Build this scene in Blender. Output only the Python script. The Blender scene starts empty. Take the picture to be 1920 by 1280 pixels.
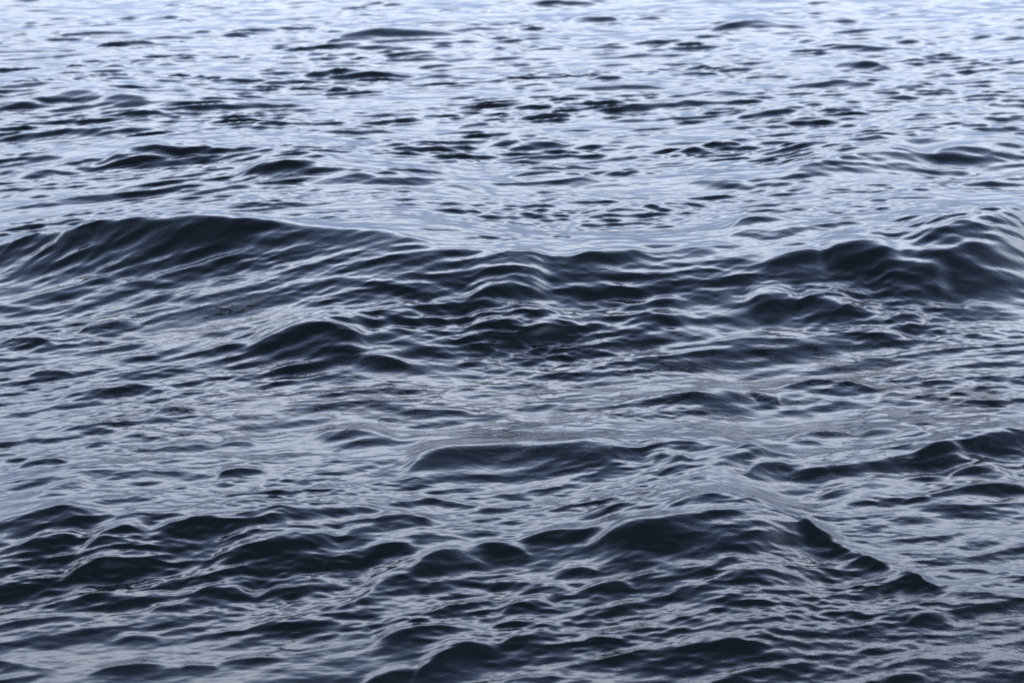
import bpy, math
import numpy as np

S = bpy.context.scene

# ------------------------------------------------------------------ camera
cam_data = bpy.data.cameras.new("camera")
cam_data.sensor_width = 36.0
cam_data.lens = 65.0
cam_data.clip_start = 0.05
cam_data.clip_end = 60000.0
cam_data.dof.use_dof = True
cam_data.dof.focus_distance = 10.0
cam_data.dof.aperture_fstop = 3.6
cam = bpy.data.objects.new("camera", cam_data)
S.collection.objects.link(cam)
cam.location = (0.0, 0.0, 3.0)
cam.rotation_euler = (math.radians(90.0 - 15.2), 0.0, 0.0)
S.camera = cam

# ------------------------------------------------------------------ sky
SUN_EL, SUN_ROT = math.radians(18.0), math.radians(200.0)
world = bpy.data.worlds.new("World")
S.world = world
world.use_nodes = True
nt = world.node_tree
nt.nodes.clear()
N, LK = nt.nodes.new, nt.links.new
w_out = N("ShaderNodeOutputWorld")
bg = N("ShaderNodeBackground")
bg.inputs["Strength"].default_value = 0.15
sky = N("ShaderNodeTexSky")
sky.sky_type = 'NISHITA'
sky.sun_disc = False
sky.sun_elevation = SUN_EL
sky.sun_rotation = SUN_ROT
sky.dust_density = 1.0
tc = N("ShaderNodeTexCoord")
sep = N("ShaderNodeSeparateXYZ")
LK(tc.outputs["Generated"], sep.inputs[0])
# evening cloud deck: pale band above the horizon thinning to a deep blue-grey overhead
ramp = N("ShaderNodeValToRGB")
els = [(0.00, (0.080, 0.110, 0.190)), (0.10, (0.105, 0.140, 0.235)), (0.20, (0.225, 0.285, 0.415)), (0.285, (0.60, 0.66, 0.79)),
       (0.365, (0.80, 0.87, 1.01)), (0.46, (0.37, 0.465, 0.69)), (0.58, (0.190, 0.255, 0.430)), (0.73, (0.108, 0.150, 0.275)),
       (0.87, (0.044, 0.063, 0.120)), (1.0, (0.015, 0.021, 0.042))]
cr = ramp.color_ramp
cr.interpolation = 'B_SPLINE'
while len(cr.elements) < len(els):
    cr.elements.new(0.5)
for e, (p, c) in zip(cr.elements, els):
    e.position = p
    e.color = (c[0], c[1], c[2], 1.0)
mp = N("ShaderNodeMapping")
mp.inputs["Scale"].default_value = (1.0, 1.0, 3.0)
LK(tc.outputs["Generated"], mp.inputs["Vector"])
cn = N("ShaderNodeTexNoise")
cn.inputs["Scale"].default_value = 2.2
cn.inputs["Detail"].default_value = 5.0
cn.inputs["Roughness"].default_value = 0.5
LK(mp.outputs[0], cn.inputs["Vector"])
wob = N("ShaderNodeMath"); wob.operation = 'MULTIPLY_ADD'
wob.inputs[1].default_value = 0.20
LK(cn.outputs["Fac"], wob.inputs[0])
LK(sep.outputs["Z"], wob.inputs[2])
off = N("ShaderNodeMath"); off.operation = 'SUBTRACT'
off.inputs[1].default_value = 0.10
LK(wob.outputs[0], off.inputs[0])
LK(off.outputs[0], ramp.inputs["Fac"])
gain = N("ShaderNodeVectorMath"); gain.operation = 'SCALE'
gain.inputs["Scale"].default_value = 34.0
LK(ramp.outputs["Color"], gain.inputs[0])
mix = N("ShaderNodeMix"); mix.data_type = 'RGBA'
mix.inputs["Factor"].default_value = 0.88
LK(sky.outputs["Color"], mix.inputs["A"])
LK(gain.outputs[0], mix.inputs["B"])
LK(mix.outputs["Result"], bg.inputs["Color"])
LK(bg.outputs[0], w_out.inputs["Surface"])

# ------------------------------------------------------------------ sun (veiled)
sun_data = bpy.data.lights.new("sun", 'SUN')
sun_data.energy = 0.5
sun_data.angle = math.radians(20.0)
sun_data.color = (1.0, 0.97, 0.93)
sun = bpy.data.objects.new("sun", sun_data)
S.collection.objects.link(sun)
# direction towards the sun, matching the sky: rotation measured from +Y, clockwise
sd = (math.sin(SUN_ROT) * math.cos(SUN_EL), math.cos(SUN_ROT) * math.cos(SUN_EL), math.sin(SUN_EL))
from mathutils import Vector
sun.rotation_euler = Vector(sd).to_track_quat('Z', 'Y').to_euler()
sun.location = (0, -20, 20)

# ------------------------------------------------------------------ exposure
S.view_settings.view_transform = 'Standard'
S.view_settings.look = 'None'
S.view_settings.gamma = 1.0
S.view_settings.use_curve_mapping = False
S.view_settings.exposure = 0.0
S.render.engine = 'CYCLES'

# ------------------------------------------------------------------ the waves
# each crest: length of its near face, back length factor, points along the crest (x, y, height in metres)
WAVES = [
 (2.321, 1.5, ((-3.292, 13.893, 0.1651), (-2.506, 13.963, 0.1861), (-1.72, 13.757, 0.1928), (-0.933, 13.273, 0.185), (-0.147, 12.513, 0.163))),
 (1.651, 1.6, ((-6.545, 21.863, 0.1178), (-5.971, 22.199, 0.134), (-5.397, 22.235, 0.1397), (-4.823, 21.972, 0.1347), (-4.249, 21.408, 0.1192))),
 (1.227, 1.6, ((2.291, 16.512, 0.0789), (3.081, 17.393, 0.0995), (3.871, 17.976, 0.1073), (4.661, 18.263, 0.1022), (5.451, 18.251, 0.0843))),
 (1.077, 1.6, ((-3.808, 17.281, 0.1026), (-3.17, 17.336, 0.1115), (-2.531, 17.13, 0.1132), (-1.893, 16.665, 0.1076), (-1.255, 15.939, 0.0948))),
 (0.527, 1.6, ((1.554, 8.518, 0.0497), (1.885, 8.749, 0.055), (2.215, 8.931, 0.057), (2.546, 9.065, 0.0556), (2.877, 9.151, 0.0507))),
 (0.347, 1.6, ((-0.364, 8.644, 0.0239), (0.051, 8.836, 0.0367), (0.465, 8.906, 0.0407), (0.88, 8.855, 0.0358), (1.295, 8.681, 0.0221))),
 (1.983, 1.3, ((-0.921, 11.722, 0.3146), (-0.1, 11.95, 0.211), (0.721, 12.193, 0.2035), (1.541, 12.451, 0.2463), (2.362, 12.724, 0.294), (3.183, 13.012, 0.301), (4.004, 13.316, 0.2218))),
 (1.074, 1.3, ((-2.494, 7.871, 0.0855), (-2.108, 7.856, 0.1175), (-1.722, 7.83, 0.1203), (-1.336, 7.797, 0.1199), (-0.949, 7.758, 0.1107), (-0.563, 7.718, 0.0892), (-0.177, 7.679, 0.0688), (0.209, 7.643, 0.0752), (0.596, 7.615, 0.1213), (0.982, 7.596, 0.1641), (1.368, 7.589, 0.0403))),
 (0.619, 1.2, ((-4.716, 12.93, 0.1131), (-4.286, 12.814, 0.1483), (-3.856, 12.725, 0.1632), (-3.425, 12.655, 0.2235), (-2.995, 12.595, 0.2965), (-2.565, 12.536, 0.3294), (-2.135, 12.47, 0.2966), (-1.704, 12.389, 0.2165), (-1.274, 12.283, 0.1371), (-0.844, 12.144, 0.0913), (-0.413, 11.963, 0.0219))),
 (0.313, 1, ((-0.332, 11.161, 0.0223), (-0.181, 11.264, 0.0668), (-0.03, 11.35, 0.0792), (0.121, 11.42, 0.0592), (0.272, 11.472, 0.0069))),
 (0.301, 1, ((-0.275, 11.604, 0.0297), (-0.141, 11.653, 0.0501), (-0.006, 11.716, 0.0547), (0.129, 11.793, 0.0436), (0.263, 11.885, 0.0168))),
 (0.27, 1, ((0.333, 11.864, 0.013), (0.492, 11.983, 0.0404), (0.651, 12.077, 0.0479), (0.81, 12.143, 0.0356), (0.969, 12.182, 0.0036))),
 (0.183, 1, ((1.119, 12.412, 0.0058), (1.211, 12.4, 0.0116), (1.303, 12.393, 0.0133), (1.395, 12.39, 0.0111), (1.487, 12.393, 0.0047))),
 (0.427, 1, ((1.478, 12.854, 0.0144), (1.618, 13.003, 0.071), (1.757, 13.115, 0.0876), (1.896, 13.191, 0.077), (2.036, 13.229, 0.0522), (2.175, 13.231, 0.0259), (2.315, 13.195, 0.0113))),
 (0.193, 1, ((1.786, 12.62, 0.008), (1.897, 12.708, 0.026), (2.007, 12.774, 0.0309), (2.118, 12.818, 0.0227), (2.229, 12.84, 0.0026))),
 (0.241, 1, ((2.794, 13.333, 0.01), (2.926, 13.42, 0.0227), (3.058, 13.498, 0.0263), (3.191, 13.568, 0.0208), (3.323, 13.63, 0.0061))),
 (0.34, 1, ((3.14, 13.069, 0.012), (3.397, 13.324, 0.0614), (3.655, 13.544, 0.0789), (3.912, 13.729, 0.0645), (4.17, 13.878, 0.0183))),
 (0.537, 1, ((2.624, 12.283, 0.0672), (2.867, 12.434, 0.0873), (3.11, 12.597, 0.1145), (3.353, 12.773, 0.1366), (3.596, 12.962, 0.1411), (3.839, 13.164, 0.1155), (4.082, 13.378, 0.0475))),
 (0.494, 1, ((2.716, 12.02, 0.0723), (2.91, 12.136, 0.1163), (3.105, 12.256, 0.1357), (3.299, 12.378, 0.1341), (3.494, 12.504, 0.1149), (3.689, 12.633, 0.0817), (3.883, 12.766, 0.038))),
 (0.358, 1, ((2.061, 12.129, 0.0256), (2.211, 12.149, 0.0714), (2.36, 12.15, 0.0836), (2.509, 12.134, 0.0621), (2.659, 12.1, 0.0069))),
 (0.293, 1, ((1.631, 11.968, 0.0205), (1.758, 11.994, 0.0508), (1.886, 12.023, 0.0605), (2.013, 12.054, 0.0495), (2.14, 12.089, 0.0178))),
 (0.237, 1, ((1.8, 11.419, 0.013), (1.914, 11.434, 0.0323), (2.029, 11.453, 0.0382), (2.143, 11.476, 0.0306), (2.257, 11.502, 0.0096))),
 (0.219, 1, ((1.477, 11.412, 0.0072), (1.576, 11.457, 0.0421), (1.675, 11.481, 0.0535), (1.774, 11.485, 0.0414), (1.872, 11.469, 0.0057))),
 (0.273, 1, ((1.75, 11.318, 0.0151), (1.93, 11.333, 0.0444), (2.109, 11.341, 0.0537), (2.288, 11.344, 0.0431), (2.468, 11.341, 0.0126))),
 (0.3, 1, ((2.342, 11.604, 0.009), (2.49, 11.684, 0.0532), (2.638, 11.741, 0.0669), (2.785, 11.776, 0.0501), (2.933, 11.788, 0.0035))),
 (0.163, 1, ((2.334, 11.191, 0.0028), (2.416, 11.246, 0.0296), (2.497, 11.28, 0.0385), (2.578, 11.294, 0.0296), (2.66, 11.288, 0.0029))),
 (0.137, 1, ((2.122, 10.924, 0.0056), (2.21, 10.949, 0.0252), (2.298, 10.965, 0.0315), (2.386, 10.972, 0.0244), (2.474, 10.969, 0.0038))),
 (0.196, 1, ((0.347, 9.561, 0.0204), (0.527, 9.609, 0.0109), (0.707, 9.659, 0.0204), (0.887, 9.713, 0.037), (1.067, 9.769, 0.049), (1.247, 9.829, 0.0447), (1.426, 9.892, 0.0123))),
 (0.073, 1, ((1.354, 9.821, 0.0018), (1.393, 9.812, 0.0168), (1.433, 9.803, 0.0217), (1.473, 9.794, 0.0168), (1.512, 9.785, 0.0018))),
 (0.121, 1, ((1.458, 10.111, 0.0033), (1.62, 10.123, 0.0273), (1.782, 10.108, 0.0347), (1.944, 10.066, 0.0266), (2.107, 9.997, 0.0021))),
 (0.065, 1, ((1.813, 9.361, 0.0007), (1.879, 9.389, 0.0101), (1.944, 9.409, 0.0139), (2.01, 9.42, 0.0118), (2.076, 9.423, 0.0038))),
 (0.146, 1, ((1.761, 9.072, 0.003), (1.863, 9.096, 0.029), (1.966, 9.089, 0.0376), (2.068, 9.048, 0.0287), (2.17, 8.976, 0.0024))),
 (0.123, 1, ((1.364, 8.986, 0.0018), (1.47, 9.049, 0.0258), (1.576, 9.09, 0.0343), (1.682, 9.109, 0.0272), (1.788, 9.104, 0.0047))),
 (0.226, 1, ((2.109, 8.76, 0.0366), (2.295, 8.827, 0.0673), (2.48, 8.897, 0.0743), (2.666, 8.97, 0.0576), (2.852, 9.046, 0.0173))),
 (0.097, 1, ((1.056, 8.583, 0.0014), (1.119, 8.634, 0.0161), (1.181, 8.67, 0.0215), (1.244, 8.691, 0.0169), (1.306, 8.697, 0.0022))),
 (0.336, 1, ((-1.59, 10.487, 0.0265), (-1.461, 10.53, 0.0606), (-1.331, 10.554, 0.0888), (-1.201, 10.56, 0.1041), (-1.072, 10.547, 0.0994), (-0.942, 10.516, 0.0678), (-0.813, 10.467, 0.0059))),
 (0.111, 1, ((-2.722, 10.987, 0.0013), (-2.62, 11.049, 0.0211), (-2.517, 11.089, 0.0278), (-2.415, 11.106, 0.0212), (-2.312, 11.102, 0.0013))),
 (0.124, 1, ((-2.544, 9.773, 0.0016), (-2.422, 9.81, 0.0251), (-2.3, 9.834, 0.0341), (-2.178, 9.845, 0.0317), (-2.055, 9.843, 0.0227), (-1.933, 9.828, 0.0116), (-1.811, 9.801, 0.0032))),
 (0.119, 1, ((-1.959, 9.399, 0.0015), (-1.878, 9.431, 0.022), (-1.798, 9.446, 0.0297), (-1.717, 9.444, 0.0228), (-1.636, 9.425, 0.0015))),
 (0.075, 1, ((-2.802, 10.205, 0.0009), (-2.722, 10.226, 0.0168), (-2.642, 10.227, 0.0216), (-2.562, 10.208, 0.0178), (-2.481, 10.169, 0.0018))),
 (0.104, 1, ((-3.192, 10.902, 0.0012), (-3.077, 10.888, 0.0197), (-2.962, 10.859, 0.026), (-2.847, 10.813, 0.0199), (-2.733, 10.752, 0.0015))),
 (0.092, 1, ((-0.943, 10.745, 0.0062), (-0.829, 10.778, 0.0168), (-0.714, 10.804, 0.0197), (-0.599, 10.822, 0.015), (-0.484, 10.833, 0.0026))),
 (0.091, 1, ((-0.918, 10.215, 0.0023), (-0.83, 10.239, 0.0183), (-0.743, 10.25, 0.0234), (-0.655, 10.246, 0.0176), (-0.567, 10.228, 0.0011))),
 (0.266, 1, ((-0.349, 10.605, 0.0031), (-0.171, 10.767, 0.0479), (0.007, 10.901, 0.0645), (0.185, 11.009, 0.0517), (0.363, 11.09, 0.0096))),
 (0.151, 1, ((0.081, 10.788, 0.0047), (0.175, 10.86, 0.023), (0.27, 10.926, 0.0292), (0.365, 10.985, 0.0233), (0.46, 11.039, 0.0054))),
 (0.193, 1, ((0.673, 11.004, 0.0092), (0.795, 11.053, 0.0307), (0.918, 11.093, 0.0372), (1.04, 11.126, 0.0286), (1.162, 11.15, 0.005))),
 (0.107, 1, ((-0.613, 9.463, 0.0067), (-0.503, 9.48, 0.0191), (-0.392, 9.485, 0.0228), (-0.282, 9.479, 0.0177), (-0.172, 9.461, 0.0039))),
 (0.198, 1, ((-1.056, 9.051, 0.0053), (-0.928, 9.055, 0.0333), (-0.8, 9.043, 0.0426), (-0.672, 9.016, 0.0331), (-0.545, 8.972, 0.0048))),
 (0.284, 1, ((-0.565, 8.434, 0.0044), (-0.445, 8.558, 0.0567), (-0.325, 8.643, 0.07), (-0.206, 8.696, 0.0628), (-0.086, 8.722, 0.0524), (0.034, 8.729, 0.0496), (0.154, 8.723, 0.0558), (0.273, 8.711, 0.0643), (0.393, 8.7, 0.064), (0.513, 8.696, 0.0456), (0.632, 8.705, 0.0111))),
 (0.107, 1, ((0.638, 8.577, 0.0039), (0.701, 8.576, 0.0248), (0.764, 8.56, 0.0309), (0.827, 8.527, 0.0223), (0.89, 8.479, 0.0016))),
 (0.071, 1, ((0.576, 8.845, 0.0027), (0.664, 8.838, 0.0095), (0.752, 8.819, 0.0114), (0.841, 8.788, 0.0084), (0.929, 8.746, 0.0008))),
 (0.144, 1, ((0.882, 8.315, 0.0021), (0.983, 8.413, 0.0236), (1.083, 8.503, 0.0353), (1.184, 8.585, 0.0343), (1.284, 8.66, 0.0206))),
 (0.1, 1, ((1.088, 8.318, 0.0013), (1.16, 8.406, 0.022), (1.231, 8.468, 0.0313), (1.303, 8.505, 0.0257), (1.374, 8.516, 0.0053))),
 (0.065, 1, ((1.307, 8.412, 0.0007), (1.364, 8.431, 0.0125), (1.421, 8.44, 0.0166), (1.477, 8.44, 0.013), (1.534, 8.43, 0.0018))),
 (0.101, 1, ((0.734, 8.146, 0.0019), (0.82, 8.174, 0.0121), (0.906, 8.194, 0.0152), (0.992, 8.206, 0.0114), (1.078, 8.21, 0.0012))),
 (0.071, 1, ((1.359, 8.96, 0.0008), (1.419, 8.966, 0.0116), (1.478, 8.963, 0.0158), (1.538, 8.951, 0.0123), (1.598, 8.929, 0.0011))),
 (0.123, 1, ((1.947, 8.66, 0.0027), (2.022, 8.694, 0.0272), (2.096, 8.714, 0.0353), (2.171, 8.719, 0.027), (2.245, 8.71, 0.0022))),
 (0.13, 1, ((2.071, 8.443, 0.0039), (2.16, 8.47, 0.0312), (2.25, 8.477, 0.0398), (2.339, 8.464, 0.0298), (2.429, 8.431, 0.0018))),
 (0.188, 1, ((1.837, 8.098, 0.0134), (2.03, 8.171, 0.0355), (2.223, 8.233, 0.0425), (2.416, 8.283, 0.0342), (2.609, 8.322, 0.0109))),
 (0.131, 1, ((1.382, 8.14, 0.003), (1.51, 8.204, 0.0265), (1.637, 8.249, 0.0349), (1.765, 8.274, 0.028), (1.892, 8.28, 0.0059))),
 (0.045, 1, ((1.486, 8.022, 0.0016), (1.539, 8.033, 0.0092), (1.592, 8.039, 0.0117), (1.644, 8.04, 0.0092), (1.697, 8.037, 0.0016))),
 (0.043, 1, ((1.771, 8.034, 0.0005), (1.813, 8.057, 0.0089), (1.855, 8.072, 0.012), (1.897, 8.08, 0.0098), (1.939, 8.081, 0.002))),
 (0.065, 1, ((0.58, 7.9, 0.0009), (0.619, 7.913, 0.0046), (0.658, 7.917, 0.0061), (0.697, 7.914, 0.0054), (0.736, 7.902, 0.0024))),
 (0.104, 1, ((0.646, 7.681, 0.0029), (0.746, 7.73, 0.0189), (0.845, 7.758, 0.0235), (0.945, 7.763, 0.0168), (1.044, 7.747, 0.0013))),
 (0.061, 1, ((0.961, 7.672, 0.001), (1.012, 7.723, 0.0065), (1.063, 7.767, 0.0085), (1.114, 7.805, 0.0069), (1.165, 7.835, 0.0017))),
 (0.252, 1, ((0.296, 7.419, 0.0034), (0.412, 7.427, 0.0506), (0.528, 7.443, 0.0629), (0.644, 7.464, 0.0494), (0.76, 7.489, 0.0255), (0.876, 7.514, 0.0107), (0.991, 7.538, 0.0142), (1.107, 7.556, 0.0321), (1.223, 7.568, 0.0489), (1.339, 7.569, 0.0441), (1.455, 7.558, 0.004))),
 (0.103, 1.2, ((1.216, 7.649, 0.0152), (1.253, 7.606, 0.0243), (1.278, 7.578, 0.0303), (1.351, 7.494, 0.0303), (1.44, 7.392, 0.0303), (1.521, 7.299, 0.0303), (1.601, 7.208, 0.0303), (1.679, 7.119, 0.0303), (1.709, 7.084, 0.0212), (1.771, 7.014, 0.0091))),
 (0.059, 1, ((0.925, 7.331, 0.0008), (0.989, 7.367, 0.0101), (1.052, 7.398, 0.0131), (1.116, 7.426, 0.01), (1.18, 7.45, 0.0007))),
 (0.071, 1, ((0.829, 7.056, 0.0022), (0.963, 7.082, 0.0094), (1.097, 7.101, 0.012), (1.231, 7.112, 0.01), (1.365, 7.116, 0.0034))),
 (0.05, 1, ((1.202, 6.775, 0.0009), (1.258, 6.794, 0.0098), (1.314, 6.803, 0.0126), (1.371, 6.804, 0.0093), (1.427, 6.795, 0.0006))),
 (0.052, 1, ((1.697, 6.966, 0.0007), (1.771, 6.982, 0.0098), (1.844, 6.988, 0.0127), (1.918, 6.986, 0.0094), (1.991, 6.976, 0.0007))),
 (0.038, 1, ((1.752, 6.87, 0.0018), (1.848, 6.875, 0.0071), (1.944, 6.876, 0.0085), (2.04, 6.873, 0.0061), (2.136, 6.867, 0.0005))),
 (0.077, 1, ((1.532, 6.688, 0.0009), (1.59, 6.726, 0.0148), (1.648, 6.75, 0.0196), (1.706, 6.758, 0.0151), (1.764, 6.752, 0.0012))),
 (0.066, 1, ((0.533, 6.419, 0.0022), (0.612, 6.44, 0.0103), (0.691, 6.456, 0.0166), (0.77, 6.465, 0.0202), (0.849, 6.469, 0.0201), (0.928, 6.466, 0.0151), (1.007, 6.457, 0.0045))),
 (0.036, 1, ((1.256, 6.593, 0.0017), (1.38, 6.607, 0.0073), (1.504, 6.616, 0.0089), (1.628, 6.62, 0.0067), (1.752, 6.618, 0.0005))),
 (0.055, 1, ((1.362, 6.334, 0.0007), (1.439, 6.363, 0.0116), (1.516, 6.381, 0.0156), (1.593, 6.387, 0.0122), (1.67, 6.382, 0.0016))),
 (0.039, 1, ((1.377, 6.253, 0.0005), (1.421, 6.266, 0.0088), (1.465, 6.271, 0.0119), (1.509, 6.271, 0.0094), (1.553, 6.263, 0.0014))),
 (0.068, 1, ((1.74, 6.335, 0.0009), (1.8, 6.368, 0.014), (1.861, 6.388, 0.0185), (1.922, 6.396, 0.0143), (1.983, 6.393, 0.0013))),
 (0.076, 1, ((-0.488, 7.999, 0.0025), (-0.382, 8.013, 0.0127), (-0.275, 8.012, 0.0156), (-0.168, 7.996, 0.0112), (-0.061, 7.964, 0.0009))),
 (0.12, 1, ((-0.91, 7.818, 0.0015), (-0.789, 7.834, 0.021), (-0.669, 7.827, 0.0278), (-0.548, 7.796, 0.0215), (-0.428, 7.742, 0.0021))),
 (0.124, 1, ((-0.635, 7.654, 0.0016), (-0.558, 7.701, 0.0223), (-0.482, 7.721, 0.0309), (-0.405, 7.713, 0.0248), (-0.329, 7.677, 0.004))),
 (0.097, 1, ((-0.778, 7.551, 0.0034), (-0.719, 7.575, 0.0194), (-0.659, 7.599, 0.0248), (-0.599, 7.622, 0.0197), (-0.54, 7.645, 0.0042))),
 (0.096, 1, ((0.012, 7.484, 0.0012), (0.114, 7.524, 0.022), (0.217, 7.538, 0.0296), (0.32, 7.527, 0.0224), (0.423, 7.49, 0.0012))),
 (0.07, 1, ((-0.172, 7.427, 0.0015), (-0.106, 7.421, 0.0148), (-0.04, 7.405, 0.0191), (0.025, 7.378, 0.0143), (0.091, 7.34, 0.001))),
 (0.22, 1, ((-0.657, 6.924, 0.0183), (-0.559, 7.075, 0.0407), (-0.461, 7.161, 0.0505), (-0.363, 7.207, 0.0505), (-0.264, 7.241, 0.0432), (-0.166, 7.288, 0.0315), (-0.068, 7.375, 0.0179))),
 (0.091, 1, ((-0.442, 7.174, 0.0011), (-0.377, 7.25, 0.0179), (-0.312, 7.308, 0.0243), (-0.247, 7.349, 0.0188), (-0.182, 7.373, 0.0015))),
 (0.074, 1, ((-0.661, 7.394, 0.0012), (-0.592, 7.408, 0.0148), (-0.524, 7.41, 0.0192), (-0.455, 7.399, 0.0143), (-0.386, 7.375, 0.0009))),
 (0.068, 1, ((-0.143, 7.101, 0.0025), (-0.042, 7.095, 0.0149), (0.059, 7.078, 0.0187), (0.16, 7.049, 0.0138), (0.261, 7.009, 0.0008))),
 (0.09, 1, ((0.249, 6.981, 0.0012), (0.314, 7.005, 0.0191), (0.379, 7.016, 0.026), (0.444, 7.013, 0.0202), (0.509, 6.995, 0.0018))),
 (0.071, 1, ((0.144, 7.187, 0.0008), (0.202, 7.193, 0.0132), (0.26, 7.187, 0.0174), (0.317, 7.169, 0.0133), (0.375, 7.139, 0.0009))),
 (0.079, 1, ((-0.074, 6.796, 0.001), (-0.01, 6.845, 0.0185), (0.054, 6.874, 0.0251), (0.117, 6.882, 0.0193), (0.181, 6.87, 0.0011))),
 (0.065, 1, ((-0.38, 6.777, 0.0007), (-0.296, 6.831, 0.0126), (-0.212, 6.872, 0.0172), (-0.127, 6.901, 0.0138), (-0.043, 6.917, 0.0025))),
 (0.129, 1, ((-0.57, 6.533, 0.002), (-0.486, 6.579, 0.0347), (-0.401, 6.612, 0.0436), (-0.316, 6.634, 0.0369), (-0.232, 6.645, 0.0229), (-0.147, 6.643, 0.0098), (-0.062, 6.629, 0.0059))),
 (0.046, 1, ((-0.135, 6.657, 0.0006), (-0.054, 6.689, 0.0099), (0.027, 6.708, 0.0133), (0.107, 6.714, 0.01), (0.188, 6.708, 0.0006))),
 (0.062, 1, ((-0.071, 6.519, 0.0021), (-0.007, 6.548, 0.0124), (0.057, 6.572, 0.016), (0.121, 6.59, 0.0127), (0.185, 6.603, 0.0027))),
 (0.118, 1, ((-0.392, 6.248, 0.0016), (-0.333, 6.323, 0.0278), (-0.275, 6.383, 0.0403), (-0.216, 6.428, 0.0406), (-0.158, 6.458, 0.0321), (-0.099, 6.474, 0.018), (-0.04, 6.475, 0.0019))),
 (0.08, 1, ((-0.586, 6.201, 0.001), (-0.519, 6.252, 0.0161), (-0.451, 6.289, 0.022), (-0.384, 6.313, 0.0177), (-0.317, 6.324, 0.0031))),
 (0.035, 1, ((0.255, 6.534, 0.0004), (0.296, 6.547, 0.0065), (0.337, 6.554, 0.009), (0.378, 6.555, 0.0072), (0.419, 6.549, 0.0011))),
 (0.04, 1, ((-0.069, 6.23, 0.0005), (-0.002, 6.25, 0.0086), (0.064, 6.263, 0.0115), (0.131, 6.269, 0.0089), (0.197, 6.269, 0.0008))),
 (0.072, 1, ((-2.579, 8.559, 0.0008), (-2.53, 8.592, 0.008), (-2.481, 8.629, 0.012), (-2.431, 8.667, 0.0113), (-2.382, 8.708, 0.006))),
 (0.106, 1, ((-2.425, 8.536, 0.0019), (-2.361, 8.577, 0.0189), (-2.296, 8.599, 0.0243), (-2.231, 8.601, 0.0179), (-2.166, 8.583, 0.0012))),
 (0.05, 1, ((-2.188, 8.905, 0.001), (-2.146, 8.919, 0.0071), (-2.103, 8.925, 0.0091), (-2.061, 8.923, 0.0072), (-2.019, 8.914, 0.0012))),
 (0.105, 1, ((-1.903, 8.786, 0.0125), (-1.836, 8.807, 0.0122), (-1.768, 8.828, 0.0162), (-1.7, 8.848, 0.021), (-1.632, 8.866, 0.0231), (-1.564, 8.884, 0.0191), (-1.497, 8.902, 0.0055))),
 (0.095, 1, ((-1.413, 8.32, 0.0032), (-1.372, 8.357, 0.02), (-1.33, 8.385, 0.0262), (-1.288, 8.406, 0.0248), (-1.247, 8.42, 0.0187), (-1.205, 8.425, 0.0109), (-1.164, 8.424, 0.0041))),
 (0.091, 1, ((-1.486, 8.904, 0.0017), (-1.433, 8.921, 0.0123), (-1.38, 8.934, 0.0159), (-1.328, 8.941, 0.0125), (-1.275, 8.945, 0.0021))),
 (0.103, 1, ((-2.201, 8.005, 0.0013), (-2.139, 8.079, 0.0186), (-2.077, 8.13, 0.0247), (-2.015, 8.159, 0.0184), (-1.953, 8.165, 0.0013))),
 (0.055, 1, ((-1.911, 8.302, 0.0006), (-1.861, 8.335, 0.0054), (-1.811, 8.359, 0.0072), (-1.76, 8.375, 0.0059), (-1.71, 8.383, 0.0017))),
 (0.053, 1, ((-1.645, 8.101, 0.0012), (-1.578, 8.14, 0.0038), (-1.511, 8.172, 0.0048), (-1.444, 8.195, 0.0041), (-1.377, 8.209, 0.0017))),
 (0.194, 1, ((-2.423, 7.724, 0.0142), (-2.321, 7.722, 0.0211), (-2.218, 7.724, 0.0298), (-2.116, 7.728, 0.0369), (-2.014, 7.735, 0.0386), (-1.911, 7.745, 0.0315), (-1.809, 7.758, 0.0117))),
 (0.082, 1, ((-1.327, 7.81, 0.0011), (-1.263, 7.866, 0.015), (-1.199, 7.902, 0.0212), (-1.136, 7.918, 0.0174), (-1.072, 7.914, 0.0037))),
 (0.063, 1, ((-1.733, 7.75, 0.0007), (-1.678, 7.804, 0.0065), (-1.623, 7.849, 0.009), (-1.569, 7.886, 0.0078), (-1.514, 7.916, 0.003))),
 (0.119, 1, ((-1.136, 7.7, 0.0041), (-1.042, 7.732, 0.0207), (-0.949, 7.757, 0.0263), (-0.855, 7.776, 0.0243), (-0.761, 7.789, 0.0179), (-0.667, 7.795, 0.0105), (-0.573, 7.795, 0.0054))),
 (0.107, 1, ((-1.283, 7.521, 0.002), (-1.196, 7.572, 0.0204), (-1.11, 7.607, 0.0261), (-1.023, 7.626, 0.0193), (-0.936, 7.629, 0.0014))),
 (0.116, 1, ((-1.597, 7.52, 0.0019), (-1.492, 7.571, 0.0238), (-1.387, 7.602, 0.0315), (-1.282, 7.616, 0.025), (-1.177, 7.61, 0.0042))),
 (0.125, 1, ((-1.843, 7.38, 0.0054), (-1.772, 7.458, 0.0292), (-1.701, 7.509, 0.0359), (-1.63, 7.53, 0.0254), (-1.56, 7.523, 0.0016))),
 (0.095, 1, ((-2.142, 7.386, 0.0014), (-2.07, 7.434, 0.0185), (-1.998, 7.474, 0.0244), (-1.925, 7.506, 0.0189), (-1.853, 7.532, 0.0023))),
 (0.219, 1, ((-1.292, 7.27, 0.0099), (-1.199, 7.322, 0.0335), (-1.106, 7.365, 0.0487), (-1.013, 7.401, 0.0544), (-0.92, 7.427, 0.0497), (-0.827, 7.446, 0.0334), (-0.734, 7.456, 0.0044))),
 (0.173, 1, ((-1.886, 7.137, 0.0023), (-1.809, 7.198, 0.0373), (-1.732, 7.248, 0.0513), (-1.655, 7.286, 0.049), (-1.578, 7.312, 0.0364), (-1.5, 7.326, 0.0196), (-1.423, 7.329, 0.0047))),
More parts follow.
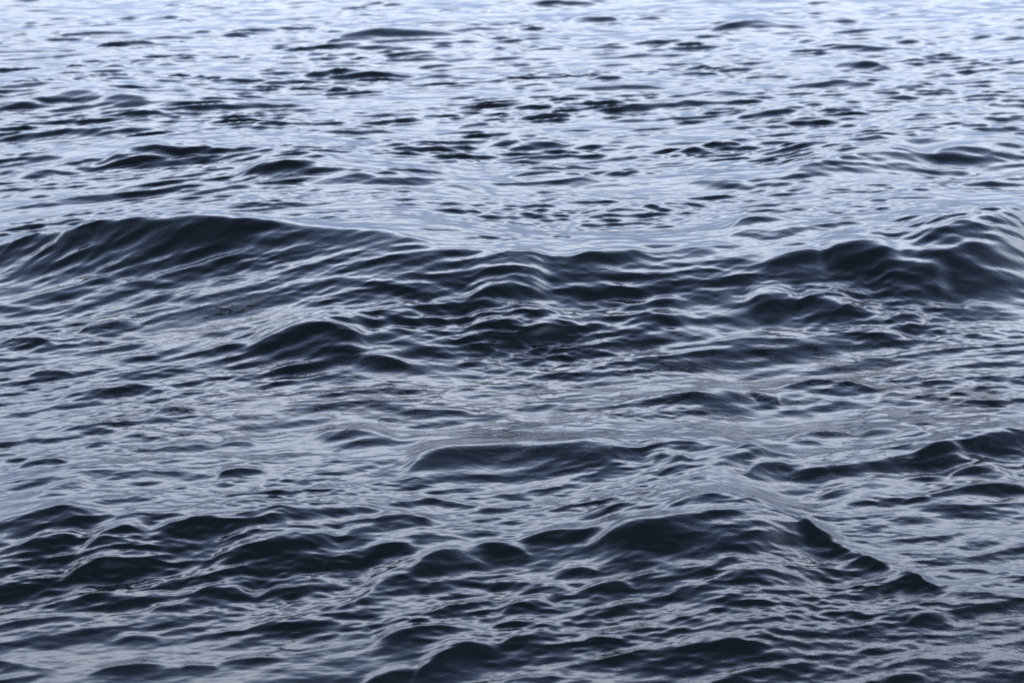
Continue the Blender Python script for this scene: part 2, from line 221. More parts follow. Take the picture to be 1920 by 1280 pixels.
 (0.123, 1, ((-2.308, 7.315, 0.0079), (-2.203, 7.302, 0.0154), (-2.097, 7.298, 0.0186), (-1.992, 7.302, 0.0175), (-1.887, 7.313, 0.0122))),
 (0.05, 1, ((-2.196, 7.069, 0.005), (-2.098, 7.071, 0.0064), (-2.001, 7.08, 0.0068), (-1.904, 7.096, 0.0064), (-1.807, 7.118, 0.005))),
 (0.113, 1, ((-1.377, 6.979, 0.0042), (-1.294, 7.005, 0.0244), (-1.211, 7.021, 0.0309), (-1.129, 7.027, 0.0238), (-1.046, 7.022, 0.003))),
 (0.116, 1, ((-1.055, 7.006, 0.0064), (-0.962, 7.043, 0.0216), (-0.87, 7.076, 0.0265), (-0.777, 7.104, 0.0208), (-0.684, 7.128, 0.0048))),
 (0.066, 1, ((-2.031, 6.916, 0.0024), (-1.862, 6.955, 0.0149), (-1.693, 6.981, 0.0191), (-1.524, 6.994, 0.0149), (-1.355, 6.993, 0.0024))),
 (0.063, 1, ((-1.483, 6.859, 0.0008), (-1.429, 6.886, 0.0133), (-1.374, 6.901, 0.0174), (-1.32, 6.907, 0.0132), (-1.266, 6.902, 0.0008))),
 (0.062, 1, ((-2.097, 6.721, 0.0007), (-1.987, 6.764, 0.011), (-1.878, 6.796, 0.0154), (-1.768, 6.818, 0.0125), (-1.658, 6.831, 0.0022))),
 (0.055, 1, ((-1.084, 6.682, 0.0025), (-0.982, 6.708, 0.0105), (-0.879, 6.729, 0.0132), (-0.776, 6.745, 0.0103), (-0.674, 6.756, 0.0021))),
 (0.041, 1, ((-1.571, 6.62, 0.001), (-1.517, 6.635, 0.009), (-1.464, 6.641, 0.0116), (-1.41, 6.638, 0.0087), (-1.356, 6.626, 0.0005))),
 (0.039, 1, ((-2.004, 6.453, 0.0021), (-1.939, 6.434, 0.0061), (-1.874, 6.416, 0.0074), (-1.809, 6.398, 0.0061), (-1.743, 6.381, 0.0022))),
 (0.034, 1, ((-1.148, 6.423, 0.0009), (-1.073, 6.434, 0.0065), (-0.998, 6.441, 0.0085), (-0.923, 6.444, 0.0069), (-0.848, 6.443, 0.0018))),
 (0.049, 1, ((-1.61, 6.329, 0.0015), (-1.533, 6.361, 0.0117), (-1.457, 6.383, 0.015), (-1.38, 6.395, 0.0117), (-1.303, 6.397, 0.0016))),
 (0.042, 1, ((-1.271, 6.379, 0.0015), (-1.228, 6.385, 0.008), (-1.185, 6.386, 0.01), (-1.143, 6.382, 0.0075), (-1.1, 6.372, 0.0006))),
 (0.04, 1, ((-1.955, 6.271, 0.002), (-1.904, 6.288, 0.0067), (-1.852, 6.304, 0.0085), (-1.801, 6.319, 0.0073), (-1.75, 6.333, 0.0032))),
 (0.601, 1, ((-2.965, 27.669, 0.0286), (-2.512, 28.24, 0.1582), (-2.059, 28.577, 0.2091), (-1.606, 28.746, 0.202), (-1.154, 28.812, 0.1577), (-0.701, 28.842, 0.0967), (-0.248, 28.902, 0.04))),
 (0.278, 1, ((-6.337, 27.511, 0.0032), (-6.09, 27.766, 0.041), (-5.843, 27.979, 0.0581), (-5.595, 28.15, 0.0507), (-5.348, 28.279, 0.0188))),
 (0.22, 1, ((-4.841, 28.793, 0.0093), (-4.67, 28.825, 0.0474), (-4.499, 28.826, 0.0597), (-4.328, 28.797, 0.0463), (-4.157, 28.737, 0.0072))),
 (0.177, 1, ((-4.618, 29.326, 0.0081), (-4.481, 29.438, 0.0273), (-4.344, 29.533, 0.0331), (-4.207, 29.61, 0.0257), (-4.07, 29.669, 0.0049))),
 (0.256, 1, ((-8.887, 31.691, 0.0147), (-8.576, 31.473, 0.033), (-8.265, 31.299, 0.04), (-7.953, 31.168, 0.0358), (-7.642, 31.081, 0.0203))),
 (0.227, 1, ((-7.577, 31.263, 0.0065), (-7.404, 31.457, 0.0365), (-7.231, 31.606, 0.0467), (-7.059, 31.707, 0.0369), (-6.886, 31.763, 0.0072))),
 (0.28, 1, ((-6.234, 34.208, 0.0106), (-5.954, 34.344, 0.0632), (-5.674, 34.434, 0.0812), (-5.394, 34.478, 0.0646), (-5.114, 34.476, 0.0134))),
 (0.22, 1, ((-4.465, 34.51, 0.0062), (-4.196, 34.573, 0.045), (-3.926, 34.59, 0.0576), (-3.657, 34.561, 0.0438), (-3.388, 34.486, 0.0039))),
 (0.263, 1, ((-3.365, 35.277, 0.0143), (-3.023, 35.269, 0.0442), (-2.681, 35.23, 0.0537), (-2.339, 35.159, 0.0429), (-1.997, 35.056, 0.0117))),
 (0.215, 1, ((-5.49, 25.7, 0.0047), (-5.258, 25.678, 0.046), (-5.025, 25.619, 0.0602), (-4.793, 25.523, 0.0471), (-4.56, 25.389, 0.0069))),
 (0.241, 1, ((-6.319, 21.884, 0.0076), (-6.119, 21.992, 0.0266), (-5.918, 22.118, 0.0343), (-5.718, 22.263, 0.0308), (-5.517, 22.425, 0.016))),
 (0.286, 1, ((-5.72, 21.432, 0.0101), (-5.448, 21.565, 0.0614), (-5.177, 21.638, 0.0788), (-4.905, 21.65, 0.0622), (-4.633, 21.603, 0.0116))),
 (0.246, 1, ((-6.101, 21.119, 0.0066), (-5.903, 21.143, 0.0409), (-5.705, 21.151, 0.054), (-5.507, 21.143, 0.0458), (-5.309, 21.118, 0.0164))),
 (0.24, 1, ((-4.82, 21.267, 0.0068), (-4.642, 21.295, 0.0429), (-4.463, 21.297, 0.0549), (-4.285, 21.273, 0.0428), (-4.107, 21.223, 0.0067))),
 (0.304, 1, ((-2.978, 23.512, 0.0069), (-2.539, 23.864, 0.0759), (-2.101, 24.126, 0.0965), (-1.662, 24.296, 0.0742), (-1.224, 24.377, 0.0039))),
 (0.176, 1, ((-3.851, 23.262, 0.0068), (-3.641, 23.409, 0.0263), (-3.43, 23.54, 0.0327), (-3.22, 23.657, 0.026), (-3.009, 23.758, 0.0061))),
 (0.205, 1, ((-1.338, 23.899, 0.0029), (-1.125, 24.046, 0.041), (-0.912, 24.145, 0.0541), (-0.699, 24.196, 0.0421), (-0.486, 24.198, 0.0051))),
 (0.118, 1, ((-2.317, 22.697, 0.0021), (-2.218, 22.716, 0.0259), (-2.12, 22.709, 0.0337), (-2.021, 22.676, 0.0255), (-1.922, 22.616, 0.0015))),
 (0.171, 1, ((-3.909, 20.495, 0.0036), (-3.599, 20.762, 0.0351), (-3.289, 20.983, 0.0457), (-2.979, 21.157, 0.0355), (-2.67, 21.285, 0.0042))),
 (0.18, 1, ((-4.401, 20.133, 0.0021), (-4.25, 20.273, 0.0278), (-4.1, 20.389, 0.0376), (-3.95, 20.483, 0.0311), (-3.799, 20.553, 0.0084))),
 (0.224, 1, ((-5.449, 19.057, 0.0028), (-5.081, 19.115, 0.0389), (-4.713, 19.141, 0.0601), (-4.345, 19.136, 0.0656), (-3.977, 19.099, 0.0571), (-3.609, 19.03, 0.0362), (-3.241, 18.93, 0.0048))),
 (0.171, 1, ((-2.952, 19.377, 0.002), (-2.738, 19.571, 0.0252), (-2.525, 19.744, 0.0377), (-2.311, 19.896, 0.0378), (-2.097, 20.027, 0.0254))),
 (0.122, 1, ((-1.442, 20.023, 0.0014), (-1.339, 20.129, 0.0182), (-1.237, 20.218, 0.0267), (-1.134, 20.292, 0.0236), (-1.031, 20.35, 0.0089))),
 (0.136, 1, ((-0.65, 19.552, 0.0016), (-0.517, 19.694, 0.0223), (-0.383, 19.805, 0.0309), (-0.249, 19.888, 0.0256), (-0.115, 19.94, 0.0062))),
 (0.133, 1, ((-2.31, 18.619, 0.0015), (-1.949, 18.866, 0.0256), (-1.587, 19.076, 0.0338), (-1.226, 19.248, 0.026), (-0.864, 19.384, 0.0022))),
 (0.493, 1, ((-3.799, 16.805, 0.0131), (-3.594, 16.895, 0.0773), (-3.388, 16.974, 0.0971), (-3.183, 17.044, 0.0868), (-2.977, 17.103, 0.0608), (-2.771, 17.152, 0.0336), (-2.566, 17.191, 0.0197))),
 (0.156, 1, ((-2.815, 17.462, 0.0029), (-2.464, 17.605, 0.0158), (-2.113, 17.744, 0.0209), (-1.761, 17.877, 0.0182), (-1.41, 18.005, 0.0077))),
 (0.144, 1, ((-1.468, 17.764, 0.0019), (-1.322, 17.848, 0.0253), (-1.176, 17.899, 0.0335), (-1.029, 17.917, 0.0254), (-0.883, 17.901, 0.0019))),
 (0.375, 1, ((-2.455, 15.854, 0.0049), (-2.243, 15.899, 0.0897), (-2.031, 15.906, 0.1147), (-1.819, 15.874, 0.0966), (-1.606, 15.804, 0.0591), (-1.394, 15.695, 0.0258), (-1.182, 15.548, 0.0205))),
 (0.235, 1, ((-4.808, 16.498, 0.003), (-4.588, 16.476, 0.0404), (-4.368, 16.427, 0.0545), (-4.148, 16.35, 0.043), (-3.928, 16.244, 0.0059))),
 (0.116, 1, ((-1.549, 16.334, 0.0041), (-1.257, 16.521, 0.0046), (-0.964, 16.721, 0.0094), (-0.672, 16.933, 0.0184), (-0.379, 17.159, 0.0312))),
 (0.239, 1, ((-0.752, 15.135, 0.0037), (-0.586, 15.24, 0.0513), (-0.421, 15.307, 0.0668), (-0.255, 15.335, 0.0502), (-0.09, 15.324, 0.0031))),
 (0.116, 1, ((-2.871, 15.463, 0.0013), (-2.779, 15.523, 0.011), (-2.687, 15.568, 0.0151), (-2.596, 15.6, 0.013), (-2.504, 15.617, 0.0049))),
 (0.11, 1, ((-4.431, 15.341, 0.0013), (-4.194, 15.327, 0.021), (-3.957, 15.284, 0.0284), (-3.72, 15.211, 0.0214), (-3.483, 15.109, 0.0013))),
 (0.108, 1, ((-1.116, 14.47, 0.0012), (-1.022, 14.564, 0.0096), (-0.927, 14.646, 0.0133), (-0.832, 14.718, 0.012), (-0.737, 14.778, 0.0056))),
 (0.146, 1, ((-0.402, 18.471, 0.0043), (-0.261, 18.466, 0.0335), (-0.121, 18.433, 0.0426), (0.019, 18.372, 0.0317), (0.159, 18.281, 0.0019))),
 (0.247, 1, ((-0.199, 35.05, 0.007), (0.312, 35.16, 0.0545), (0.824, 35.203, 0.0708), (1.335, 35.176, 0.0559), (1.847, 35.08, 0.0099))),
 (0.322, 1, ((-0.258, 30.122, 0.0069), (-0.01, 30.27, 0.0748), (0.238, 30.348, 0.0976), (0.485, 30.356, 0.0753), (0.733, 30.294, 0.008))),
 (0.433, 1, ((0.76, 31.363, 0.0082), (1.073, 31.556, 0.1021), (1.387, 31.634, 0.1324), (1.7, 31.597, 0.0988), (2.013, 31.446, 0.0056))),
 (0.2, 1, ((1.919, 32.114, 0.007), (2.16, 32.188, 0.0429), (2.401, 32.216, 0.0542), (2.642, 32.195, 0.041), (2.884, 32.128, 0.0033))),
 (0.555, 1, ((3.021, 29.943, 0.0207), (3.525, 30.254, 0.1056), (4.028, 30.432, 0.1314), (4.532, 30.478, 0.098), (5.036, 30.392, 0.0068))),
 (0.215, 1, ((5.022, 31.417, 0.0053), (5.281, 31.467, 0.0549), (5.541, 31.466, 0.068), (5.8, 31.414, 0.0542), (6.06, 31.313, 0.0038))),
 (0.315, 1, ((1.801, 27.878, 0.0249), (2.123, 27.98, 0.0534), (2.445, 28.094, 0.0623), (2.767, 28.222, 0.0515), (3.089, 28.362, 0.021))),
 (0.277, 1, ((4.299, 28.638, 0.0078), (4.517, 28.661, 0.0641), (4.735, 28.622, 0.0817), (4.953, 28.52, 0.0608), (5.17, 28.355, 0.0034))),
 (0.201, 1, ((4.57, 27.471, 0.0161), (4.839, 27.473, 0.032), (5.107, 27.487, 0.0385), (5.376, 27.512, 0.0356), (5.644, 27.549, 0.0234))),
 (0.225, 1, ((5.731, 28.436, 0.0036), (5.945, 28.498, 0.0519), (6.159, 28.498, 0.0649), (6.373, 28.437, 0.0524), (6.587, 28.315, 0.0046))),
 (0.249, 1, ((7.166, 29.294, 0.0133), (7.43, 29.294, 0.0526), (7.694, 29.257, 0.0636), (7.958, 29.183, 0.0462), (8.222, 29.071, 0.0032))),
 (0.14, 1, ((1.454, 26.023, 0.0021), (1.546, 26.039, 0.027), (1.638, 26.028, 0.0352), (1.731, 25.992, 0.0267), (1.823, 25.929, 0.0018))),
 (0.287, 1, ((4.21, 25.059, 0.0092), (4.476, 25.164, 0.0666), (4.743, 25.194, 0.0849), (5.009, 25.148, 0.0639), (5.276, 25.026, 0.0039))),
 (0.169, 1, ((2.254, 25.38, 0.0055), (2.451, 25.401, 0.0349), (2.649, 25.386, 0.0441), (2.846, 25.333, 0.0328), (3.044, 25.244, 0.0019))),
 (0.136, 1, ((1.875, 24.18, 0.0032), (2.062, 24.358, 0.0235), (2.249, 24.503, 0.0307), (2.436, 24.613, 0.025), (2.623, 24.689, 0.0063))),
 (0.234, 1, ((0.353, 22.292, 0.011), (0.631, 22.475, 0.0391), (0.909, 22.634, 0.056), (1.187, 22.768, 0.0615), (1.465, 22.877, 0.0552), (1.743, 22.96, 0.0371), (2.02, 23.019, 0.0068))),
 (0.249, 1, ((3.396, 22.93, 0.007), (3.725, 23.081, 0.0549), (4.054, 23.161, 0.0701), (4.383, 23.169, 0.0526), (4.712, 23.107, 0.0031))),
 (0.21, 1, ((4.41, 22.693, 0.0064), (4.687, 22.781, 0.0446), (4.964, 22.826, 0.0574), (5.24, 22.828, 0.0448), (5.517, 22.788, 0.007))),
 (0.122, 1, ((1.983, 22.575, 0.0052), (2.215, 22.583, 0.0242), (2.447, 22.564, 0.0303), (2.679, 22.518, 0.0234), (2.91, 22.446, 0.0036))),
 (0.136, 1, ((2.27, 21.545, 0.0049), (2.483, 21.607, 0.0233), (2.697, 21.646, 0.0293), (2.91, 21.66, 0.023), (3.123, 21.65, 0.0044))),
 (0.203, 1, ((-0.088, 20.357, 0.0027), (0.15, 20.45, 0.0454), (0.387, 20.522, 0.0594), (0.625, 20.572, 0.0532), (0.862, 20.601, 0.0366), (1.1, 20.609, 0.0193), (1.337, 20.595, 0.0111))),
 (0.27, 1, ((2.243, 20.235, 0.0058), (2.461, 20.346, 0.0418), (2.678, 20.42, 0.0675), (2.896, 20.457, 0.0796), (3.113, 20.456, 0.0748), (3.331, 20.419, 0.0496), (3.548, 20.344, 0.0035))),
 (0.211, 1, ((4.253, 20.134, 0.0081), (4.558, 20.35, 0.03), (4.863, 20.566, 0.0385), (5.168, 20.783, 0.0337), (5.473, 21.001, 0.0156))),
 (0.249, 1, ((5.267, 20.992, 0.0079), (5.522, 21.237, 0.0419), (5.777, 21.447, 0.0542), (6.033, 21.622, 0.0448), (6.288, 21.762, 0.0138))),
 (0.213, 1, ((4.962, 19.909, 0.008), (5.2, 20.073, 0.0311), (5.439, 20.222, 0.0383), (5.678, 20.354, 0.0298), (5.916, 20.47, 0.0054))),
 (0.269, 1, ((-0.079, 18.108, 0.0112), (0.087, 18.239, 0.0464), (0.253, 18.325, 0.0578), (0.419, 18.364, 0.0454), (0.585, 18.358, 0.0092))),
 (0.277, 1, ((0.556, 18.209, 0.02), (0.818, 18.338, 0.0439), (1.08, 18.463, 0.0513), (1.341, 18.583, 0.0422), (1.603, 18.699, 0.0165))),
 (0.272, 1, ((1.379, 17.532, 0.0141), (1.731, 17.823, 0.0446), (2.082, 18.072, 0.0543), (2.434, 18.281, 0.0433), (2.785, 18.448, 0.0115))),
 (0.212, 1, ((2.357, 17.607, 0.0055), (2.724, 17.798, 0.0346), (3.092, 17.943, 0.0442), (3.46, 18.042, 0.0344), (3.827, 18.095, 0.0053))),
 (0.615, 1, ((2.339, 16.042, 0.0271), (2.615, 16.336, 0.0824), (2.892, 16.589, 0.1205), (3.168, 16.801, 0.1372), (3.444, 16.971, 0.1284), (3.72, 17.101, 0.0899), (3.996, 17.19, 0.0177))),
 (0.515, 1, ((3.808, 17.178, 0.0389), (4.172, 17.451, 0.101), (4.535, 17.661, 0.1172), (4.899, 17.809, 0.0875), (5.262, 17.895, 0.0118))),
 (0.384, 1, ((-0.119, 16.22, 0.0151), (0.113, 16.3, 0.065), (0.344, 16.324, 0.0814), (0.575, 16.291, 0.0643), (0.807, 16.202, 0.0137))),
 (0.164, 1, ((0.789, 16.453, 0.0019), (0.932, 16.494, 0.0289), (1.074, 16.498, 0.0383), (1.217, 16.463, 0.0286), (1.36, 16.39, 0.0019))),
 (0.187, 1, ((1.513, 15.929, 0.0071), (1.666, 15.917, 0.0277), (1.819, 15.894, 0.0344), (1.972, 15.859, 0.0273), (2.125, 15.813, 0.0063))),
 (0.114, 1, ((1.11, 17.328, 0.0019), (1.216, 17.34, 0.0193), (1.322, 17.334, 0.0251), (1.427, 17.311, 0.0193), (1.533, 17.271, 0.0019))),
 (0.311, 1, ((0.444, 13.748, 0.0057), (0.738, 14.029, 0.0449), (1.032, 14.259, 0.0592), (1.326, 14.436, 0.0488), (1.62, 14.561, 0.0136))),
 (0.153, 1, ((2.347, 15.271, 0.0022), (2.449, 15.302, 0.0157), (2.551, 15.322, 0.0205), (2.653, 15.33, 0.0165), (2.755, 15.326, 0.0038))),
 (0.482, 1, ((2.929, 14.865, 0.0119), (3.453, 15.317, 0.0391), (3.976, 15.74, 0.0659), (4.5, 16.135, 0.0924), (5.023, 16.5, 0.1185))),
]

#<<CREST
def smooth(t):
    t = np.clip(t, 0.0, 1.0)
    return t * t * (3.0 - 2.0 * t)

def crest_line(pts):
    """a smooth crest: y along x, cubic through the points"""
    p = sorted(pts)
    px = np.array([q[0] for q in p], dtype=np.float64)
    py = np.array([q[1] for q in p], dtype=np.float64)
    for i in range(1, len(px)):
        if px[i] <= px[i - 1] + 1e-3:
            px[i] = px[i - 1] + 1e-3
    h = np.diff(px)
    d = np.diff(py) / h
    m = np.zeros(len(px))
    m[0] = m[-1] = 0.0
    for i in range(1, len(px) - 1):
        m[i] = (d[i - 1] * h[i] + d[i] * h[i - 1]) / (h[i] + h[i - 1])
    return px, py, m

def crest_y(x, line):
    px, py, m = line
    i = np.clip(np.searchsorted(px, x) - 1, 0, len(px) - 2)
    h = px[i + 1] - px[i]
    t = np.clip((x - px[i]) / h, 0.0, 1.0)
    t2, t3 = t * t, t * t * t
    y = (2*t3 - 3*t2 + 1) * py[i] + (t3 - 2*t2 + t) * h * m[i] + (-2*t3 + 3*t2) * py[i + 1] + (t3 - t2) * h * m[i + 1]
    return y + np.where(x < px[0], (x - px[0]) * m[0], 0) + np.where(x > px[-1], (x - px[-1]) * m[-1], 0)

def crest_height(x, y, w):
    L, bf, pts = w
    line = crest_line([(p[0], p[1]) for p in pts])
    tops = crest_line([(p[0], p[2]) for p in pts])
    px = line[0]
    x0, x1 = px[0], px[-1]
    span = x1 - x0
    xc = np.clip(x, x0, x1)
    e = 0.30 * span + 0.9 * L
    tp = smooth((x - x0 + e) / (e + 0.2 * span)) * smooth((x1 + e - x) / (e + 0.2 * span))
    A = np.maximum(crest_y(xc, tops), 0.0) * tp
    Am = max(p[2] for p in pts)
    d = crest_y(x, line) - y
    lf = L * (0.55 + 0.45 * np.clip(A / Am, 0, 1))
    u = np.where(d > 0, d / (lf * 0.60), -d / (L * bf * 0.9))
    r = np.sqrt(u * u + 0.03) - 0.1732
    p = np.exp(-np.power(np.maximum(r, 0), 1.15))
    v = (d / lf - 1.9) / 0.8
    return A * (p - 0.07 * np.exp(-v * v))

def train(lmin, lmax, count, slope_rms, spread, mean_deg, seed):
    """wave numbers, amplitudes and phases of a train of small waves"""
    r = np.random.default_rng(seed)
    per = slope_rms * np.sqrt(2.0 / count)
    res = []
    for i in range(count):
        lam = lmin * (lmax / lmin) ** ((i + r.uniform()) / count)
        a = np.radians(mean_deg + r.normal(0, spread))
        k = 2 * np.pi / lam
        res.append((k * np.sin(a), -k * np.cos(a), k, per / k, r.uniform(0, 6.283)))
    return res
SWELL = train(1.4, 7.0, 16, 0.022, 24, 16, 21)
#CREST>>

rng = np.random.default_rng(11)

# grid: rows packed by the angle they are seen under from the shore, columns fanning out, coarse beyond
dep = np.linspace(math.sqrt(math.radians(27.5)), math.sqrt(math.radians(3.6)), 1040) ** 2
rows = 3.0 / np.tan(dep)
near = -np.geomspace(60.0, 0.5, 30) + 0.3
near = np.concatenate([near, np.linspace(0.0, rows[0], 60)[:-1]])
far = np.geomspace(rows[-1], 20000.0, 160)[1:]
ys = np.concatenate([near, rows, far])
core = np.linspace(-0.37, 0.37, 1181)
side = 0.37 * np.geomspace(1.0, 60.0, 60)[1:]
us = np.concatenate([-side[::-1], core, side])
nx, ny = len(us), len(ys)
Y = np.repeat(ys[:, None], nx, axis=1)
X = us[None, :] * np.sqrt(ys * ys + 25.0)[:, None]
dyr = np.abs(np.gradient(ys))
dxr = np.sqrt(ys * ys + 25.0)[:, None] * np.abs(np.gradient(us))[None, :]
X = X.astype(np.float32); Y = Y.astype(np.float32)

# patches of wind: low-frequency field used to vary the ripples
def patches(x, y, scale, seed, n=9):
    r = np.random.default_rng(seed)
    o = np.zeros_like(x)
    for _ in range(n):
        a = r.uniform(0, 2 * math.pi); k = 2 * math.pi / (scale * r.uniform(0.6, 1.8))
        o += np.sin(k * (math.cos(a) * x + math.sin(a) * y) + np.float32(r.uniform(0, 6.28)))
    return o / math.sqrt(n / 2.0)

mid_patch = np.clip(1.0 + 0.18 * patches(X, Y, 4.0, 3), 0.6, 1.4)
rip_patch = np.clip(1.0 + 0.30 * patches(X, Y, 2.0, 5), 0.45, 1.8)
fine_patch = np.clip(1.0 + 0.5 * patches(X, Y, 1.3, 7), 0.65, 1.8)
# a gust ruffles the water close to the shore on the right
gust = np.exp(-(((X - 2.0) / 1.5) ** 2 + ((Y - 6.3) / 1.5) ** 2)).astype(np.float32)

Z = np.zeros_like(X); DX = np.zeros_like(X); DY = np.zeros_like(X)

def add_train(waves, chop, amp_map):
    global Z, DX, DY
    for kx, ky, k, amp0, phase in waves:
        # rows / columns too coarse for this wavelength leave it out
        lim = np.clip(3.0 - np.abs(ky) * dyr[:, None], 0.0, 1.0) * np.clip(3.0 - np.abs(kx) * dxr, 0.0, 1.0)
        amp = amp0 * lim.astype(np.float32) * amp_map
        ph = np.float32(kx) * X + np.float32(ky) * Y + np.float32(phase)
        sn = np.sin(ph)
        Z += amp * np.cos(ph)
        fx, fy = np.float32(kx / k), np.float32(ky / k)
        mv = amp * (0.5 * np.cos(ph) - np.float32(chop) * sn)       # crests pinch and lean forward
        DX += fx * mv
        DY += fy * mv

one = np.ones_like(X)
open_water = 1.0 + 0.55 * smooth((Y - 11.0) / 12.0)   # the breeze is stronger further out
slack = 1.0 - 0.30 * np.exp(-((Y - 9.5) / 1.1) ** 2)      # a calmer lane between the swells
mid_patch *= open_water * slack
lee = 1.0 - 0.30 * (1.0 - smooth((Y - 7.0) / 1.6)) * (1.0 - 0.8 * smooth((X - 0.3) / 1.2))   # smoother water close to the shore on the left
rip_patch *= np.sqrt(slack)
def spot(cx, cy, rx, ry, rot=0.0):
    c, s = math.cos(rot), math.sin(rot)
    dx, dy = X - cx, Y - cy
    return np.exp(-(((c * dx + s * dy) / rx) ** 2 + ((-s * dx + c * dy) / ry) ** 2))
ridge_calm = 1.0 - 0.8 * spot(1.50, 7.34, 0.45, 0.20, math.radians(-48.0))
rip_patch = rip_patch * (0.5 + 0.5 * ridge_calm)
near_mid = mid_patch / open_water * ridge_calm
add_train(SWELL, 0.8, one)
add_train(train(0.32, 1.1, 44, 0.076, 12, 18, 22), 0.7, near_mid * np.sqrt(open_water) * (0.8 + 0.2 * smooth((Y - 7.3) / 1.2)))
add_train(train(0.11, 0.32, 56, 0.108, 10, 20, 23), 0.65, rip_patch * open_water ** 1.5 * lee)
add_train(train(0.11, 0.36, 28, 0.055, 11, -22, 25), 0.6, rip_patch * lee)
add_train(train(0.035, 0.11, 72, 0.088, 20, 14, 24), 0.65, rip_patch * fine_patch + 0.6 * gust)

for w in WAVES:
    L, bf, pts = w
    xs = [p[0] for p in pts]; yy = [p[1] for p in pts]
    x0, x1 = min(xs) - 0.32 * (max(xs) - min(xs)) - 0.95 * L, max(xs) + 0.32 * (max(xs) - min(xs)) + 0.95 * L
    y0, y1 = min(yy) - 4.0 * L, max(yy) + 4.5 * L * bf
    j0, j1 = np.searchsorted(ys, y0), np.searchsorted(ys, y1)
    if j1 <= j0:
        continue
    uu = np.array([x0, x1])
    lo = min(uu[0] / math.sqrt(y0 * y0 + 25), uu[0] / math.sqrt(y1 * y1 + 25))
    hi = max(uu[1] / math.sqrt(y0 * y0 + 25), uu[1] / math.sqrt(y1 * y1 + 25))
    i0, i1 = max(0, np.searchsorted(us, lo) - 1), min(nx, np.searchsorted(us, hi) + 1)
    sx, sy = X[j0:j1, i0:i1], Y[j0:j1, i0:i1]
    Z[j0:j1, i0:i1] += crest_height(sx.astype(np.float64), sy.astype(np.float64), w).astype(np.float32)

# film: broken skin on slack water, plus dark reflection lines put in
film_refl = 1.0 * spot(-2.2, 11.0, 1.1, 0.35, 0.10) + 1.0 * spot(1.65, 10.45, 0.8, 0.40, -0.1) + 1.0 * spot(2.75, 9.75, 0.8, 0.45, -0.2) \
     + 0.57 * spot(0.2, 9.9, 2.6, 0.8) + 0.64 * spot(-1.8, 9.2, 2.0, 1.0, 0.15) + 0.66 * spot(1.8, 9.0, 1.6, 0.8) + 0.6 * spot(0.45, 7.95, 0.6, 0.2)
film_refl = np.clip(film_refl, 0, 1)

co = np.empty((ny, nx, 3), dtype=np.float32)
co[..., 0] = X + DX; co[..., 1] = Y + DY; co[..., 2] = Z
idx = np.arange(nx * ny, dtype=np.int32).reshape(ny, nx)
quads = np.stack([idx[:-1, :-1], idx[:-1, 1:], idx[1:, 1:], idx[1:, :-1]], axis=-1).reshape(-1, 4)
me = bpy.data.meshes.new("water")
me.vertices.add(nx * ny)
me.vertices.foreach_set("co", co.reshape(-1))
me.loops.add(quads.size)
me.loops.foreach_set("vertex_index", quads.reshape(-1))
me.polygons.add(len(quads))
me.polygons.foreach_set("loop_start", np.arange(0, quads.size, 4, dtype=np.int32))
me.polygons.foreach_set("loop_total", np.full(len(quads), 4, dtype=np.int32))
me.polygons.foreach_set("use_smooth", np.ones(len(quads), dtype=bool))
me.update(calc_edges=True)
for nm, arr in (("film_refl", film_refl), ("ruffle", np.clip(gust, 0, 1))):
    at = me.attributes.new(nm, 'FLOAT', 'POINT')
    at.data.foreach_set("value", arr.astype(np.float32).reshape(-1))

# ------------------------------------------------------------------ water material
mat = bpy.data.materials.new("sea_water")
mat.use_nodes = True
t = mat.node_tree
t.nodes.clear()
N, LK = t.nodes.new, t.links.new
out = N("ShaderNodeOutputMaterial")
bs = N("ShaderNodeBsdfPrincipled")
bs.inputs["Base Color"].default_value = (0.004, 0.0055, 0.0050, 1)
bs.inputs["IOR"].default_value = 1.34
LK(bs.outputs[0], out.inputs["Surface"])
tc = N("ShaderNodeTexCoord")
def math_node(op, a=None, b=None, c=None, clamp=False):
    m = N("ShaderNodeMath"); m.operation = op; m.use_clamp = clamp
    for i, v in enumerate((a, b, c)):
        if v is None: continue
        if isinstance(v, (int, float)): m.inputs[i].default_value = v
        else: LK(v, m.inputs[i])
    return m.outputs[0]
def noise(scale, detail, rough=0.5, stretch=(1, 1, 0.2), dist=0.0):
    m = N("ShaderNodeMapping"); m.inputs["Scale"].default_value = stretch
    m.inputs["Rotation"].default_value = (0, 0, math.radians(-20))
    LK(tc.outputs["Object"], m.inputs["Vector"])
    n = N("ShaderNodeTexNoise")
    n.inputs["Scale"].default_value = scale; n.inputs["Detail"].default_value = detail
    n.inputs["Roughness"].default_value = rough; n.inputs["Distortion"].default_value = dist
    LK(m.outputs[0], n.inputs["Vector"])
    return n.outputs["Fac"]
a_film_refl = N("ShaderNodeAttribute"); a_film_refl.attribute_name = "film_refl"
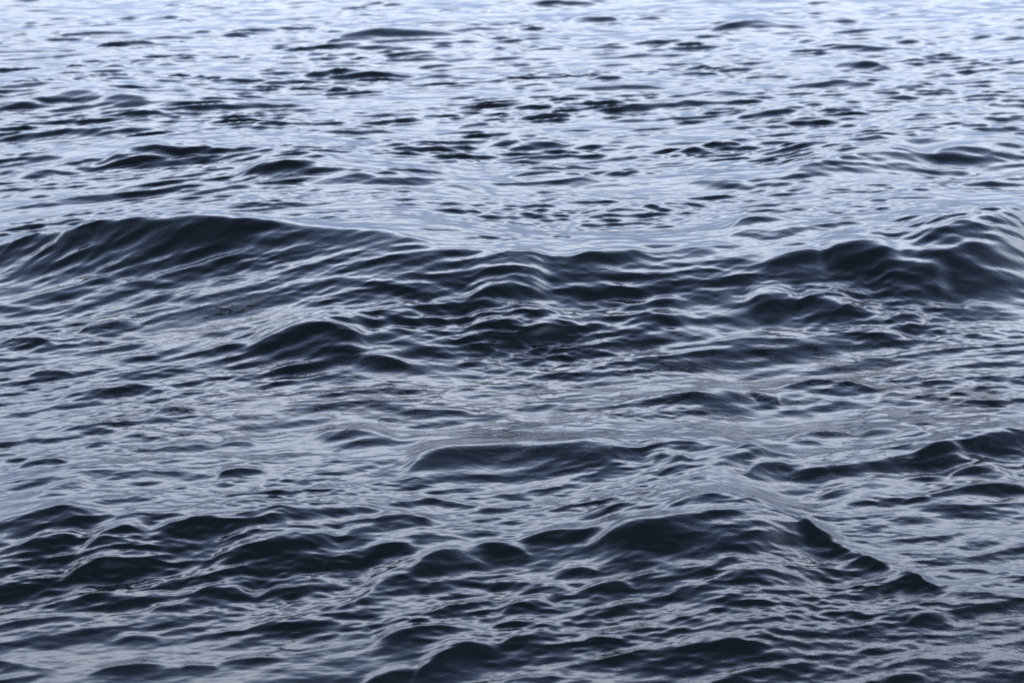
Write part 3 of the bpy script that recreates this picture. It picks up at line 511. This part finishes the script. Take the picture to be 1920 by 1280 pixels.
a_ruf = N("ShaderNodeAttribute"); a_ruf.attribute_name = "ruffle"
# broken skin and imitated dark reflections: bands around a level of warped noise
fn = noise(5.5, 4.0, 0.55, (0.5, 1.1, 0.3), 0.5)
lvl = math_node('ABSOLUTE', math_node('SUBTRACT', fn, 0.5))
width = math_node('MULTIPLY', math_node('POWER', a_film_refl.outputs["Fac"], 3.0), 0.045)
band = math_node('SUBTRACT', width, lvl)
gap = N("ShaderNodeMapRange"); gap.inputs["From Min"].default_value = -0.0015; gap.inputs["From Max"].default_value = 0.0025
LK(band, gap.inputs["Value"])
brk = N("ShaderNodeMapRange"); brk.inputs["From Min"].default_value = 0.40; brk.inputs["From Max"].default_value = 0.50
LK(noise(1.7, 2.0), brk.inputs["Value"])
gapm = math_node('MULTIPLY', gap.outputs[0], math_node('MULTIPLY', brk.outputs[0], math_node('GREATER_THAN', a_film_refl.outputs["Fac"], 0.3)))
# ripples too fine for the mesh
r1 = noise(34, 3.0, 0.55, (0.55, 1.2, 0.2), 0.3)
r2 = noise(90, 2.0, 0.5, (0.8, 1.1, 0.2), 0.2)
h1 = math_node('MULTIPLY', r1, math_node('MULTIPLY_ADD', a_ruf.outputs["Fac"], 0.15, 0.22))
h2 = math_node('MULTIPLY', r2, math_node('ADD', math_node('MULTIPLY', a_ruf.outputs["Fac"], 0.18), math_node('MULTIPLY', gapm, 0.10)))
hh = math_node('ADD', h1, h2)
bump = N("ShaderNodeBump")
bump.inputs["Strength"].default_value = 1.0
bump.inputs["Distance"].default_value = 0.008
LK(hh, bump.inputs["Height"])
LK(bump.outputs[0], bs.inputs["Normal"])
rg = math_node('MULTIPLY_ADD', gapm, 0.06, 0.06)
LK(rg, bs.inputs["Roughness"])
LK(math_node('MULTIPLY_ADD', gapm, -0.38, 0.5), bs.inputs["Specular IOR Level"])  # lower specular stands in for dark reflection lines
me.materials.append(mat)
water = bpy.data.objects.new("water", me)
S.collection.objects.link(water)
water["kind"] = "structure"
water["label"] = "dark slate blue open water covered in choppy ripples and low waves"
